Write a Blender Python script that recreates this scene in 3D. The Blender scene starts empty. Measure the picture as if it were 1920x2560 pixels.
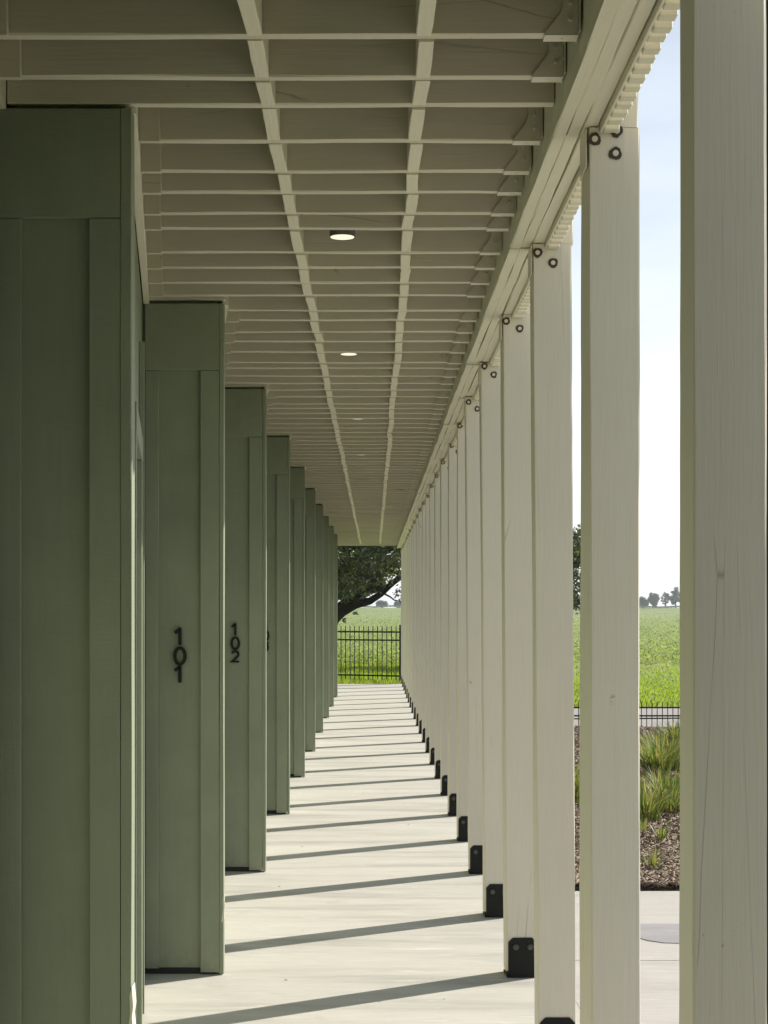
import bpy, math, random
import numpy as np
from mathutils import Vector, Matrix
random.seed(7); NR = np.random.default_rng(7)
R = math.radians
scn = bpy.context.scene
COL = scn.collection
# ---------------------------------------------------------------- camera, sky, sun, exposure
F, H, XV, YV = 4280.0, 1.685, 935.0, 1521.0          # focal length in photo pixels, eye height, vanishing point
cd = bpy.data.cameras.new('camera'); cam = bpy.data.objects.new('camera', cd); COL.objects.link(cam)
cam.location = (0, 0, H); cam.rotation_euler = (R(90), 0, 0)
cd.sensor_fit = 'HORIZONTAL'; cd.sensor_width = 36; cd.lens = 36*F/1920
cd.shift_x = (960-XV)/1920; cd.shift_y = (YV-1280)/1920
cd.clip_start = 0.05; cd.clip_end = 6000
scn.camera = cam
SUN_EL, SUN_AZ = 30.0, 33.5                           # azimuth measured from +X towards +Y
sd = Vector((math.cos(R(SUN_AZ))*math.cos(R(SUN_EL)), math.sin(R(SUN_AZ))*math.cos(R(SUN_EL)), math.sin(R(SUN_EL))))
w = bpy.data.worlds.new('World'); scn.world = w; w.use_nodes = True
nt = w.node_tree; nt.nodes.clear()
sky = nt.nodes.new('ShaderNodeTexSky'); sky.sky_type = 'NISHITA'; sky.sun_disc = False
sky.sun_elevation = R(SUN_EL); sky.sun_rotation = R(90-SUN_AZ); sky.altitude = 10; sky.air_density = 1.0; sky.dust_density = 0.7; sky.ozone_density = 1.6
bg = nt.nodes.new('ShaderNodeBackground'); bg.inputs[1].default_value = 0.07
wo = nt.nodes.new('ShaderNodeOutputWorld')
# thin high cloud veiling the blue
ctc = nt.nodes.new('ShaderNodeTexCoord'); cmp_ = nt.nodes.new('ShaderNodeMapping'); cmp_.inputs['Scale'].default_value = (1.2, 1.2, 4.5)
cno = nt.nodes.new('ShaderNodeTexNoise'); cno.inputs['Scale'].default_value = 2.6; cno.inputs['Detail'].default_value = 7; cno.inputs['Roughness'].default_value = .6
crp = nt.nodes.new('ShaderNodeValToRGB'); crp.color_ramp.elements[0].position = .36; crp.color_ramp.elements[0].color = (.62, .62, .62, 1); crp.color_ramp.elements[1].position = .66; crp.color_ramp.elements[1].color = (.9, .9, .9, 1)
cmx = nt.nodes.new('ShaderNodeMix'); cmx.data_type = 'RGBA'; cmx.inputs[7].default_value = (11.2, 11.6, 12.0, 1)
nt.links.new(ctc.outputs['Generated'], cmp_.inputs[0]); nt.links.new(cmp_.outputs[0], cno.inputs['Vector']); nt.links.new(cno.outputs['Fac'], crp.inputs[0])
csx = nt.nodes.new('ShaderNodeSeparateXYZ'); nt.links.new(ctc.outputs['Generated'], csx.inputs[0])
cz = nt.nodes.new('ShaderNodeMapRange'); cz.inputs['From Min'].default_value = .12; cz.inputs['From Max'].default_value = .55; cz.inputs['To Min'].default_value = 1.0; cz.inputs['To Max'].default_value = .12
nt.links.new(csx.outputs['Z'], cz.inputs['Value'])
cmu = nt.nodes.new('ShaderNodeMath'); cmu.operation = 'MULTIPLY'; nt.links.new(crp.outputs[0], cmu.inputs[0]); nt.links.new(cz.outputs[0], cmu.inputs[1])
nt.links.new(cmu.outputs[0], cmx.inputs[0]); nt.links.new(sky.outputs[0], cmx.inputs[6])
nt.links.new(cmx.outputs[2], bg.inputs[0]); nt.links.new(bg.outputs[0], wo.inputs[0])
sl = bpy.data.lights.new('sun', 'SUN'); so = bpy.data.objects.new('sun', sl); COL.objects.link(so)
sl.energy = 4.6; sl.angle = R(0.53); sl.color = (1.0, 0.93, 0.82)
so.rotation_euler = (-sd).to_track_quat('-Z', 'Y').to_euler()
scn.view_settings.view_transform = 'Standard'; scn.view_settings.look = 'None'
scn.view_settings.exposure = 0.62; scn.view_settings.gamma = 1.0
scn.render.engine = 'CYCLES'
scn.cycles.max_bounces = 12; scn.cycles.diffuse_bounces = 8; scn.cycles.transparent_max_bounces = 8
scn.cycles.sample_clamp_indirect = 6

# ---------------------------------------------------------------- materials
def newmat(name):
    m = bpy.data.materials.new(name); m.use_nodes = True
    return m, m.node_tree, m.node_tree.nodes['Principled BSDF']
def N(nt, t, **kw):
    n = nt.nodes.new(t)
    for k, v in kw.items():
        if k in n.inputs: n.inputs[k].default_value = v
        else: setattr(n, k, v)
    return n
def ramp(nt, src, stops):
    r = nt.nodes.new('ShaderNodeValToRGB'); e = r.color_ramp.elements
    while len(e) < len(stops): e.new(0.5)
    for x, (p, c) in zip(e, stops):
        x.position = p; x.color = (c, c, c, 1) if isinstance(c, (int, float)) else (*c, 1)
    nt.links.new(src, r.inputs[0]); return r
def coords(nt, scale, rnd=True, kind='Object'):
    tc = nt.nodes.new('ShaderNodeTexCoord'); mp = nt.nodes.new('ShaderNodeMapping')
    mp.inputs['Scale'].default_value = scale
    nt.links.new(tc.outputs[kind], mp.inputs[0])
    if rnd:
        oi = nt.nodes.new('ShaderNodeObjectInfo'); mu = N(nt, 'ShaderNodeVectorMath', operation='SCALE')
        cx = nt.nodes.new('ShaderNodeCombineXYZ')
        for i in range(3): nt.links.new(oi.outputs['Random'], cx.inputs[i])
        nt.links.new(cx.outputs[0], mu.inputs[0]); mu.inputs['Scale'].default_value = 173.0
        nt.links.new(mu.outputs[0], mp.inputs['Location'])
    return mp.outputs[0]
def mix(nt, fac, a, b, mode='MIX'):
    m = nt.nodes.new('ShaderNodeMix'); m.data_type = 'RGBA'; m.blend_type = mode
    if isinstance(fac, (int, float)): m.inputs[0].default_value = fac
    else: nt.links.new(fac, m.inputs[0])
    for i, v in ((6, a), (7, b)):
        if isinstance(v, tuple): m.inputs[i].default_value = (*v, 1)
        else: nt.links.new(v, m.inputs[i])
    return m.outputs[2]
def noise(nt, vec, scale, detail=4, rough=.55, dist=0):
    n = N(nt, 'ShaderNodeTexNoise', Scale=scale, Detail=detail, Roughness=rough, Distortion=dist)
    nt.links.new(vec, n.inputs['Vector']); return n.outputs['Fac']

def wood(name, col, axis, crack=True, rough=.55, bump=.22, knots=True):
    """painted sawn timber: fine grain along one axis, drying cracks, small dark knots and pits"""
    m, t, p = newmat(name); L = t.links
    sc = [1, 1, 1]; sc[axis] = .035
    v = coords(t, tuple(sc))
    g = noise(t, v, 150, 5, .6, .5)
    g2 = noise(t, v, 22, 3, .5, .8)
    base = ramp(t, g, [(.3, tuple(c*.96 for c in col)), (.7, tuple(min(1, c*1.02) for c in col))]).outputs[0]
    v1 = coords(t, (1, 1, 1))
    blot = noise(t, v1, 2.2, 3)
    base = mix(t, ramp(t, blot, [(.35, 0.0), (.7, .22)]).outputs[0], base, tuple(c*.86 for c in (col[0], col[1]*.99, col[2]*.97)))
    hgt = g
    if crack:
        sc2 = [1, 1, 1]; sc2[axis] = .045
        vc = coords(t, tuple(sc2))
        vo = N(t, 'ShaderNodeTexVoronoi', Scale=9.0, Randomness=1.0, feature='DISTANCE_TO_EDGE')
        nd = N(t, 'ShaderNodeTexNoise', Scale=14.0, Detail=3); L.new(vc, nd.inputs['Vector'])
        ad = N(t, 'ShaderNodeMixRGB'); ad.blend_type = 'LINEAR_LIGHT'; ad.inputs[0].default_value = .004
        L.new(vc, ad.inputs[1]); L.new(nd.outputs['Color'], ad.inputs[2]); L.new(ad.outputs[0], vo.inputs['Vector'])
        line = ramp(t, vo.outputs['Distance'], [(.0, 1.0), (.0045, 0.0)]).outputs[0]
        sc3 = [1, 1, 1]; sc3[axis] = .35
        msk = ramp(t, noise(t, coords(t, tuple(sc3)), 5.5, 2), [(.52, 0.0), (.60, .6)]).outputs[0]
        cr = N(t, 'ShaderNodeMath', operation='MULTIPLY'); L.new(line, cr.inputs[0]); L.new(msk, cr.inputs[1])
        base = mix(t, cr.outputs[0], base, tuple(c*.28 for c in col))
    if knots:
        vk = N(t, 'ShaderNodeTexVoronoi', Scale=4.2, Randomness=1.0)
        sk = [1, 1, 1]; sk[axis] = .55
        L.new(coords(t, tuple(sk)), vk.inputs['Vector'])
        kn = ramp(t, vk.outputs['Distance'], [(.030, 1.0), (.055, 0.0)]).outputs[0]
        kf = N(t, 'ShaderNodeMath', operation='MULTIPLY'); L.new(kn, kf.inputs[0])
        L.new(ramp(t, noise(t, v1, 60, 3), [(.47, 0.0), (.55, .8)]).outputs[0], kf.inputs[1])
        base = mix(t, kf.outputs[0], base, tuple(c*.25 for c in col))
        pit = ramp(t, noise(t, coords(t, tuple(1 if i != axis else .5 for i in range(3))), 130, 2), [(.73, 0.0), (.77, 1.0)]).outputs[0]
        pm = N(t, 'ShaderNodeMath', operation='MULTIPLY'); L.new(pit, pm.inputs[0])
        L.new(ramp(t, noise(t, v1, 6, 2), [(.6, 0.0), (.7, .8)]).outputs[0], pm.inputs[1])
        base = mix(t, pm.outputs[0], base, tuple(c*.3 for c in col))
    L.new(base, p.inputs['Base Color']); p.inputs['Roughness'].default_value = rough
    b = N(t, 'ShaderNodeBump', Strength=bump, Distance=.004)
    hh = N(t, 'ShaderNodeMath', operation='ADD'); L.new(g, hh.inputs[0]); L.new(g2, hh.inputs[1])
    L.new(hh.outputs[0], b.inputs['Height']); L.new(b.outputs[0], p.inputs['Normal'])
    return m
CREAM = (.58, .54, .43)
M = {}
M['post'] = wood('post paint', (.735, .685, .585), 2)
M['joist'] = wood('joist paint', CREAM, 0)
M['beam'] = wood('beam paint', (.66, .63, .50), 1)
M['trim'] = wood('trim paint', (.68, .64, .52), 1, crack=False, knots=False)
M['block'] = wood('blocking paint', (.70, .67, .54), 1, bump=.5)
def plain(name, col, rough=.5, metal=0, bump=0, bs=80, spec=.5):
    m, t, p = newmat(name)
    v = coords(t, (1, 1, 1))
    c = ramp(t, noise(t, v, 7, 4), [(.3, tuple(c*.88 for c in col)), (.7, tuple(min(1, c*1.08) for c in col))]).outputs[0]
    t.links.new(c, p.inputs['Base Color']); p.inputs['Roughness'].default_value = rough; p.inputs['Metallic'].default_value = metal
    p.inputs['Specular IOR Level'].default_value = spec
    if bump:
        b = N(t, 'ShaderNodeBump', Strength=bump, Distance=.003); t.links.new(noise(t, v, bs, 3), b.inputs['Height']); t.links.new(b.outputs[0], p.inputs['Normal'])
    return m
M['hanger'] = plain('painted steel', (.62, .58, .47), .45, 0, .2)
def siding(name, col):
    m, t, p = newmat(name); L = t.links
    v = coords(t, (1, 1, 1)); vv = coords(t, (1, 1, .05)); vh = coords(t, (.06, .06, 1))
    g = noise(t, vv, 120, 4); g2 = noise(t, vh, 160, 3)
    c = ramp(t, noise(t, v, 3, 5, .6), [(.3, tuple(x*.90 for x in col)), (.7, tuple(x*1.07 for x in col))]).outputs[0]
    c = mix(t, .5, c, ramp(t, noise(t, vv, 60, 5, .65), [(.3, .93), (.7, 1.04)]).outputs[0], 'MULTIPLY')
    tcz = t.nodes.new('ShaderNodeNewGeometry'); sxz = t.nodes.new('ShaderNodeSeparateXYZ'); L.new(tcz.outputs['Position'], sxz.inputs[0])
    zr = ramp(t, sxz.outputs['Z'], [(.0, .5), (.16, .0)]).outputs[0]
    sm = N(t, 'ShaderNodeMath', operation='MULTIPLY'); L.new(zr, sm.inputs[0]); L.new(ramp(t, noise(t, v, 18, 4), [(.4, 0.0), (.6, 1.0)]).outputs[0], sm.inputs[1])
    c = mix(t, sm.outputs[0], c, (.36, .33, .26))
    pit = ramp(t, noise(t, v, 34, 2), [(.79, 0.0), (.81, .7)]).outputs[0]
    c = mix(t, pit, c, tuple(x*.4 for x in col))
    # dust thrown up on the lowest boards
    L.new(c, p.inputs['Base Color']); p.inputs['Roughness'].default_value = .5
    ad = N(t, 'ShaderNodeMath', operation='ADD'); L.new(g, ad.inputs[0]); L.new(g2, ad.inputs[1])
    b = N(t, 'ShaderNodeBump', Strength=.4, Distance=.003); L.new(ad.outputs[0], b.inputs['Height']); L.new(b.outputs[0], p.inputs['Normal'])
    return m
M['green'] = siding('sage siding', (.232, .266, .188))
M['green_board'] = siding('sage board', (.247, .282, .199))
M['door'] = siding('door paint', (.17, .19, .125))
M['black'] = plain('black powder coat', (.009, .009, .008), .5, 0, .2, 60, .25)
M['bolt'] = plain('black bolt', (.075, .075, .07), .35, 0)
M['sealant'] = plain('dark sealant', (.065, .055, .042), .8, 0, .6, 300)
M['standoff'] = plain('grey standoff', (.35, .34, .31), .6)
M['housing'] = plain('lamp housing', (.07, .07, .06), .5)
M['dark_void'] = plain('near black', (.03, .03, .03), .9)
def bracket_mat():
    m, t, p = newmat('black bracket'); L = t.links
    v = coords(t, (1, 1, 1))
    sp = ramp(t, noise(t, v, 170, 1), [(.76, 0.0), (.80, 1.0)]).outputs[0]
    c = mix(t, sp, (.008, .008, .007), (.28, .27, .24)); L.new(c, p.inputs['Base Color']); p.inputs['Roughness'].default_value = .5; p.inputs['Specular IOR Level'].default_value = .25
    return m
M['bracket'] = bracket_mat()
def emit(name, col, s):
    m, t, p = newmat(name); p.inputs['Emission Color'].default_value = (*col, 1); p.inputs['Emission Strength'].default_value = s
    p.inputs['Base Color'].default_value = (.8, .8, .75, 1)
    return m
M['lens'] = emit('lit lens', (1, .90, .66), .5)
def concrete(name, col, var=.12, sp=1.0):
    m, t, p = newmat(name); L = t.links
    v = coords(t, (1, 1, 1), False, 'Object'); vs = coords(t, (.35, 2.2, 1), False, 'Object')
    a = ramp(t, noise(t, vs, 1.6, 5, .6, .4), [(.3, tuple(c*(1-var*1.5) for c in col)), (.5, col), (.7, tuple(min(1, c*(1+var*.6)) for c in col))]).outputs[0]
    fine = ramp(t, noise(t, v, 260, 2), [(.35, .86), (.65, 1.06)]).outputs[0]
    a = mix(t, .8*sp, a, fine, 'MULTIPLY')
    med = ramp(t, noise(t, vs, 16, 7, .75), [(.3, .84), (.7, 1.06)]).outputs[0]
    a = mix(t, .8, a, med, 'MULTIPLY')
    st = ramp(t, noise(t, v, 3.2, 6, .7), [(.60, 0.0), (.70, .38)]).outputs[0]
    a = mix(t, st, a, (col[0]*.72, col[1]*.68, col[2]*.6))
    wt = ramp(t, noise(t, vs, 7, 4, .7), [(.60, 0.0), (.68, .6)]).outputs[0]
    a = mix(t, wt, a, tuple(min(1, c*1.25) for c in col))
    L.new(a, p.inputs['Base Color']); p.inputs['Roughness'].default_value = .8
    p.inputs['Specular IOR Level'].default_value = .35
    b = N(t, 'ShaderNodeBump', Strength=.35, Distance=.003)
    br = noise(t, coords(t, (.05, 1, 1), False, 'Object'), 180, 3)
    L.new(br, b.inputs['Height']); L.new(b.outputs[0], p.inputs['Normal'])
    return m
M['floor'] = concrete('walkway concrete', (.565, .552, .502), .17)
M['plaza'] = concrete('plaza concrete', (.52, .50, .47), .08)
M['road'] = concrete('road concrete', (.40, .37, .35), .1)
M['painted_shadow'] = concrete('grey patch', (.36, .35, .365), .12)
def patchy(name, stops, scale=3, detail=6, fine=60, bump=.6, stretch=(1, 1, 1)):
    m, t, p = newmat(name); L = t.links
    v = coords(t, stretch, False, 'Object')
    a = ramp(t, noise(t, v, scale, detail, .65), stops).outputs[0]
    f = ramp(t, noise(t, coords(t, (1, 1, 1), False, 'Object'), fine, 3), [(.3, .75), (.7, 1.15)]).outputs[0]
    a = mix(t, .8, a, f, 'MULTIPLY')
    L.new(a, p.inputs['Base Color']); p.inputs['Roughness'].default_value = .9; p.inputs['Specular IOR Level'].default_value = .15
    b = N(t, 'ShaderNodeBump', Strength=bump, Distance=.03); L.new(noise(t, v, fine, 4), b.inputs['Height']); L.new(b.outputs[0], p.inputs['Normal'])
    return m
M['grassland'] = patchy('grassland', [(.34, (.15, .22, .045)), (.5, (.23, .31, .07)), (.66, (.32, .30, .16))], .16, 9, 9, .8, (.25, 1.3, 1))
M['mulch'] = patchy('mulch', [(.3, (.045, .03, .02)), (.6, (.10, .075, .05))], 12, 6, 90, 1.0)
M['chips'] = plain('bark chips', (.25, .19, .14), .8)
def leafmat(name, cols, trans=.45, rough=.4, spec=.5):
    m, t, p = newmat(name); L = t.links
    ge = t.nodes.new('ShaderNodeNewGeometry')
    c = ramp(t, ge.outputs['Random Per Island'], [(i/(len(cols)-1), c) for i, c in enumerate(cols)]).outputs[0]
    L.new(c, p.inputs['Base Color']); p.inputs['Roughness'].default_value = rough; p.inputs['Specular IOR Level'].default_value = spec
    tr = N(t, 'ShaderNodeBsdfTranslucent'); tc = mix(t, 1.0, c, (1.35, 1.45, .6), 'MULTIPLY'); L.new(tc, tr.inputs[0])
    ms = N(t, 'ShaderNodeMixShader'); ms.inputs[0].default_value = trans
    L.new(p.outputs[0], ms.inputs[1]); L.new(tr.outputs[0], ms.inputs[2])
    L.new(ms.outputs[0], t.nodes['Material Output'].inputs[0])
    return m
M['oak_leaf'] = leafmat('oak leaves', [(.015, .028, .010), (.03, .05, .016), (.05, .075, .02), (.22, .25, .08)], .30, .28, 1.0)  # palest tone paints sunlit specks into the crown
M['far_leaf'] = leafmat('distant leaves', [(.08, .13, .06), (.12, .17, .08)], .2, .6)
M['blade'] = leafmat('grass blades', [(.10, .16, .03), (.14, .19, .04), (.20, .21, .08)], .5, .5, .3)
M['lawn'] = leafmat('lawn blades', [(.19, .27, .035), (.27, .32, .05)], .55, .5, .2)
M['weed'] = leafmat('meadow plants', [(.06, .10, .02), (.17, .24, .05), (.28, .34, .09), (.40, .38, .22)], .5, .55, .4)
M['tall'] = leafmat('ornamental grass', [(.05, .10, .02), (.13, .20, .045), (.27, .26, .12), (.34, .28, .18)], .45, .45, .4)
M['bark'] = patchy('oak bark', [(.3, (.012, .010, .008)), (.7, (.032, .027, .021))], 9, 6, 40, 1.0)

# ---------------------------------------------------------------- mesh helpers
def tag(o, label=None, cat=None, group=None, kind=None):
    if label: o['label'] = label
    if cat: o['category'] = cat
    if group: o['group'] = group
    if kind: o['kind'] = kind
    return o
def empty(name, loc, rz=0, label=None, cat=None, group=None):
    o = bpy.data.objects.new(name, None); o.empty_display_size = .2; o.location = loc; o.rotation_euler = (0, 0, rz); COL.objects.link(o)
    return tag(o, label, cat, group)
def link(name, me, parent=None, loc=(0, 0, 0), rot=(0, 0, 0)):
    o = bpy.data.objects.new(name, me); COL.objects.link(o); o.location = loc; o.rotation_euler = rot
    if parent: o.parent = parent
    return o
class MB:
    def __init__(s): s.v = []; s.f = []; s.sm = []
    def add(s, v, f, smooth=False):
        n = len(s.v); s.v += [tuple(p) for p in v]; s.f += [tuple(i+n for i in q) for q in f]; s.sm += [smooth]*len(f); return s
    def box(s, x0, x1, y0, y1, z0, z1, c=.0015):
        c = min(c, (x1-x0)*.45, (y1-y0)*.45, (z1-z0)*.45)
        lo = (x0, y0, z0); hi = (x1, y1, z1); vid = {}; V = []; Fc = []
        for sx in (0, 1):
            for sy in (0, 1):
                for sz in (0, 1):
                    for a in range(3):
                        p = [hi[i]-c if b else lo[i]+c for i, b in enumerate((sx, sy, sz))]
                        b = (sx, sy, sz)[a]; p[a] = hi[a] if b else lo[a]
                        vid[(sx, sy, sz, a)] = len(V); V.append(p)
        def g(k, a): return vid[(*k, a)]
        for a in range(3):
            o1, o2 = (a+1) % 3, (a+2) % 3
            for sgn in (0, 1):
                q = []
                for (u, w_) in ((0, 0), (1, 0), (1, 1), (0, 1)):
                    k = [0]*3; k[a] = sgn; k[o1] = u; k[o2] = w_; q.append(g(k, a))
                Fc.append(q if sgn else q[::-1])
            for u in (0, 1):                      # edges parallel to axis a
                for w_ in (0, 1):
                    k0 = [0]*3; k0[o1] = u; k0[o2] = w_; k1 = list(k0); k1[a] = 1
                    q = [g(k0, o1), g(k1, o1), g(k1, o2), g(k0, o2)]
                    Fc.append(q if (u == w_) else q[::-1])
        for sx in (0, 1):
            for sy in (0, 1):
                for sz in (0, 1):
                    q = [g((sx, sy, sz), a) for a in range(3)]
                    Fc.append(q if (sx+sy+sz) % 2 else q[::-1])
        return s.add(V, Fc)
    def plank(s, axis, a0, a1, b0, b1, c0, c1, segs=10, wob=.001, ch=.003, shear=(0, 0), twist=(0, 0)):
        """chamfered timber along an axis with slightly wandering faces; b, c are the two other axes in order"""
        prof = [(b0+ch, c0), (b1-ch, c0), (b1, c0+ch), (b1, c1-ch), (b1-ch, c1), (b0+ch, c1), (b0, c1-ch), (b0, c0+ch)]
        mb, mc = (b0+b1)/2, (c0+c1)/2
        oth = [i for i in range(3) if i != axis]; V = []
        ph = [random.uniform(0, 6.3) for _ in range(12)]
        for k in range(segs+1):
            t = k/segs; a = a0+(a1-a0)*t; tw = twist[0]+(twist[1]-twist[0])*t
            for j, (b, c) in enumerate(prof):
                q = j//2
                nb = wob*(math.sin(t*5+ph[q])+.6*math.sin(t*13+ph[q+4])+random.uniform(-.4, .4))
                nc = wob*(math.sin(t*6+ph[q+1])+.6*math.sin(t*11+ph[q+5])+random.uniform(-.4, .4))
                bb, cc = b-mb, c-mc
                bb, cc = bb*math.cos(tw)-cc*math.sin(tw), bb*math.sin(tw)+cc*math.cos(tw)
                p = [0]*3; p[axis] = a; p[oth[0]] = mb+bb+nb+shear[0]*t; p[oth[1]] = mc+cc+nc+shear[1]*t; V.append(p)
        Fc = []; flip = axis == 1
        for k in range(segs):
            for j in range(8):
                q = [k*8+j, k*8+(j+1) % 8, (k+1)*8+(j+1) % 8, (k+1)*8+j]; Fc.append(q[::-1] if flip else q)
        e0 = list(range(8))[::-1]; e1 = [segs*8+j for j in range(8)]
        Fc.append(e0[::-1] if flip else e0); Fc.append(e1[::-1] if flip else e1)
        return s.add(V, Fc)
    def prism(s, pts, y0, y1, axis=1):
        """polygon pts in the two other axes, extruded along axis"""
        n = len(pts); V = []
        oth = [i for i in range(3) if i != axis]
        for a in (y0, y1):
            for (u, v_) in pts:
                p = [0]*3; p[axis] = a; p[oth[0]] = u; p[oth[1]] = v_; V.append(p)
        Fc = [list(range(n)), [n+i for i in range(n)][::-1]]+[[i, n+i, n+(i+1) % n, (i+1) % n] for i in range(n)]
        return s.add(V, Fc)
    def cyl(s, c, r, h, axis=2, n=24, r2=None, smooth=False, phase=0):
        r2 = r if r2 is None else r2; V = []; oth = [i for i in range(3) if i != axis]
        for a, rr in ((0, r), (h, r2)):
            for k in range(n):
                p = [0]*3; t = phase+2*math.pi*k/n; p[axis] = c[axis]+a; p[oth[0]] = c[oth[0]]+rr*math.cos(t); p[oth[1]] = c[oth[1]]+rr*math.sin(t); V.append(p)
        Fc = [[k, (k+1) % n, n+(k+1) % n, n+k] for k in range(n)]
        s.add(V, Fc, smooth); n0 = len(s.v)-2*n
        s.f += [tuple(n0+k for k in range(n))[::-1], tuple(n0+n+k for k in range(n))]; s.sm += [False]*2
        return s
    def ribbon(s, pts, w_, y0, y1, closed=False):
        """letter stroke in the x-z plane of constant width, y0..y1 thick"""
        n = len(pts); Lf = []; Rt = []
        for i in range(n):
            if closed: a, b = Vector(pts[i-1]), Vector(pts[(i+1) % n])
            else: a, b = Vector(pts[max(0, i-1)]), Vector(pts[min(n-1, i+1)])
            p = Vector(pts[i])
            d1 = (p-a).normalized() if (p-a).length > 1e-9 else (b-p).normalized(); d2 = (b-p).normalized() if (b-p).length > 1e-9 else d1
            n1 = Vector((-d1.y, d1.x)); n2 = Vector((-d2.y, d2.x)); m_ = (n1+n2)
            m_ = m_.normalized(); k = min(2.2, 1/max(.3, m_.dot(n1)))
            Lf.append(p+m_*w_/2*k); Rt.append(p-m_*w_/2*k)
        V = []
        for y in (y0, y1):
            V += [(q.x, y, q.y) for q in Lf]+[(q.x, y, q.y) for q in Rt]
        Fc = []; m2 = 2*n
        for i in range(n if closed else n-1):
            j = (i+1) % n
            Fc += [(i, j, n+j, n+i), (m2+i, m2+n+i, m2+n+j, m2+j), (i, m2+i, m2+j, j), (n+i, n+j, m2+n+j, m2+n+i)]
        if not closed:
            Fc += [(0, n, m2+n, m2), (n-1, m2+n-1, m2+2*n-1, 2*n-1)]
        return s.add(V, Fc)
    def mesh(s, name, mats):
        me = bpy.data.meshes.new(name); me.from_pydata(s.v, [], s.f)
        me.polygons.foreach_set('use_smooth', s.sm)
        for m in (mats if isinstance(mats, (list, tuple)) else [mats]): me.materials.append(m)
        import bmesh
        b = bmesh.new(); b.from_mesh(me); bmesh.ops.recalc_face_normals(b, faces=b.faces); b.to_mesh(me); b.free()
        me.update(); return me
    def build(s, name, mat, parent=None, loc=(0, 0, 0), rot=(0, 0, 0)):
        return link(name, s.mesh(name, mat), parent, loc, rot)
def np_mesh(name, V, Fq, mat):
    """fast mesh from arrays: V (n,3), Fq (m,k)"""
    me = bpy.data.meshes.new(name); m, k = Fq.shape
    me.vertices.add(len(V)); me.vertices.foreach_set('co', V.astype(np.float32).ravel())
    me.loops.add(m*k); me.loops.foreach_set('vertex_index', Fq.astype(np.int32).ravel())
    me.polygons.add(m); me.polygons.foreach_set('loop_start', (np.arange(m)*k).astype(np.int32)); me.polygons.foreach_set('loop_total', np.full(m, k, np.int32))
    me.materials.append(mat); me.update(); me.validate(); return me
def tube(mb, pts, rad, n=10):
    """smooth tapering tube through points"""
    P = [Vector(p) for p in pts]; V = []; Fc = []; up = Vector((.13, .2, 1)).normalized()
    for i, p in enumerate(P):
        d = (P[min(i+1, len(P)-1)]-P[max(i-1, 0)]).normalized(); a = d.cross(up)
        if a.length < .1: a = d.cross(Vector((1, 0, 0)))
        a.normalize(); b = d.cross(a)
        for k in range(n):
            t = 2*math.pi*k/n; rr = rad[i]*(1+.10*math.sin(3*t+i)); V.append(p+a*rr*math.cos(t)+b*rr*math.sin(t))
    for i in range(len(P)-1):
        for k in range(n): Fc.append((i*n+k, i*n+(k+1) % n, (i+1)*n+(k+1) % n, (i+1)*n+k))
    Fc.append(tuple(range(n))[::-1]); Fc.append(tuple((len(P)-1)*n+k for k in range(n)))
    mb.add(V, Fc, True)

# ---------------------------------------------------------------- terrain
def S(t): t = np.clip(t, 0, 1); return t*t*(3-2*t)
def zt(x, y):
    x = np.asarray(x, float); y = np.asarray(y, float)
    right = -1.78*S((y-23.6)/8)*S((x-1.2)/3.2)
    back = -1.78*S((y-46)/60)
    z = np.minimum(right, back)
    far = np.interp(y, [100, 680, 705, 740, 6000], [0, 1.35, 3.75, 3.75, 3.75])
    z = z-.05
    side = S((np.abs(x)-25)/40)
    z = z*(1-side)+side*np.minimum(z, -1.0)
    return z + far + .03*np.sin(x*.31+y*.17)*S((y-42)/10)
xs = np.unique(np.concatenate([np.linspace(-1600, -60, 24), np.linspace(-60, -8, 22), np.linspace(-8, 14, 60), np.linspace(14, 70, 30), np.linspace(70, 1600, 34)]))
ys = np.unique(np.concatenate([np.linspace(-150, 10, 20), np.linspace(10, 70, 110), np.linspace(70, 200, 40), np.linspace(200, 660, 24), np.linspace(660, 760, 16), np.linspace(760, 3500, 14)]))
GX, GY = np.meshgrid(xs, ys); GZ = zt(GX, GY)-.02
nx, ny = len(xs), len(ys)
idx = np.arange(nx*ny).reshape(ny, nx)
Fq = np.stack([idx[:-1, :-1], idx[:-1, 1:], idx[1:, 1:], idx[1:, :-1]], -1).reshape(-1, 4)
g = link('ground', np_mesh('ground', np.stack([GX, GY, GZ], -1).reshape(-1, 3), Fq, M['grassland'])); tag(g, kind='structure')
for p in g.data.polygons: p.use_smooth = True
# walkway slab, plaza slabs (with sawn joints) and painted shadow patch
MB().box(-8.2, .865, -12, 38.15, -.25, 0, .002).build('walkway_floor', M['floor']); tag(bpy.data.objects['walkway_floor'], kind='structure')
pm = MB()
ye = [-12, -9, -6, -3, -.3, 1.85, 4.05, 6.15, 8.2, 10.22]
for a, b in zip(ye[:-1], ye[1:]): pm.box(.8655, 5.2, a+.004, b-.004, -.25, -.001, .002)
tag(pm.build('plaza', M['plaza']), kind='structure')
# soft shadow on the plaza, painted as a thin grey sheet
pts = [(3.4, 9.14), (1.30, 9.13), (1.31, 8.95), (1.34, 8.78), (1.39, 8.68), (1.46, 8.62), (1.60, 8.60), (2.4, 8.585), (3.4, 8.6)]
tag(MB().prism(pts, -.004, .003, axis=2).build('painted_shadow_patch', M['painted_shadow']), kind='structure')
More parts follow.
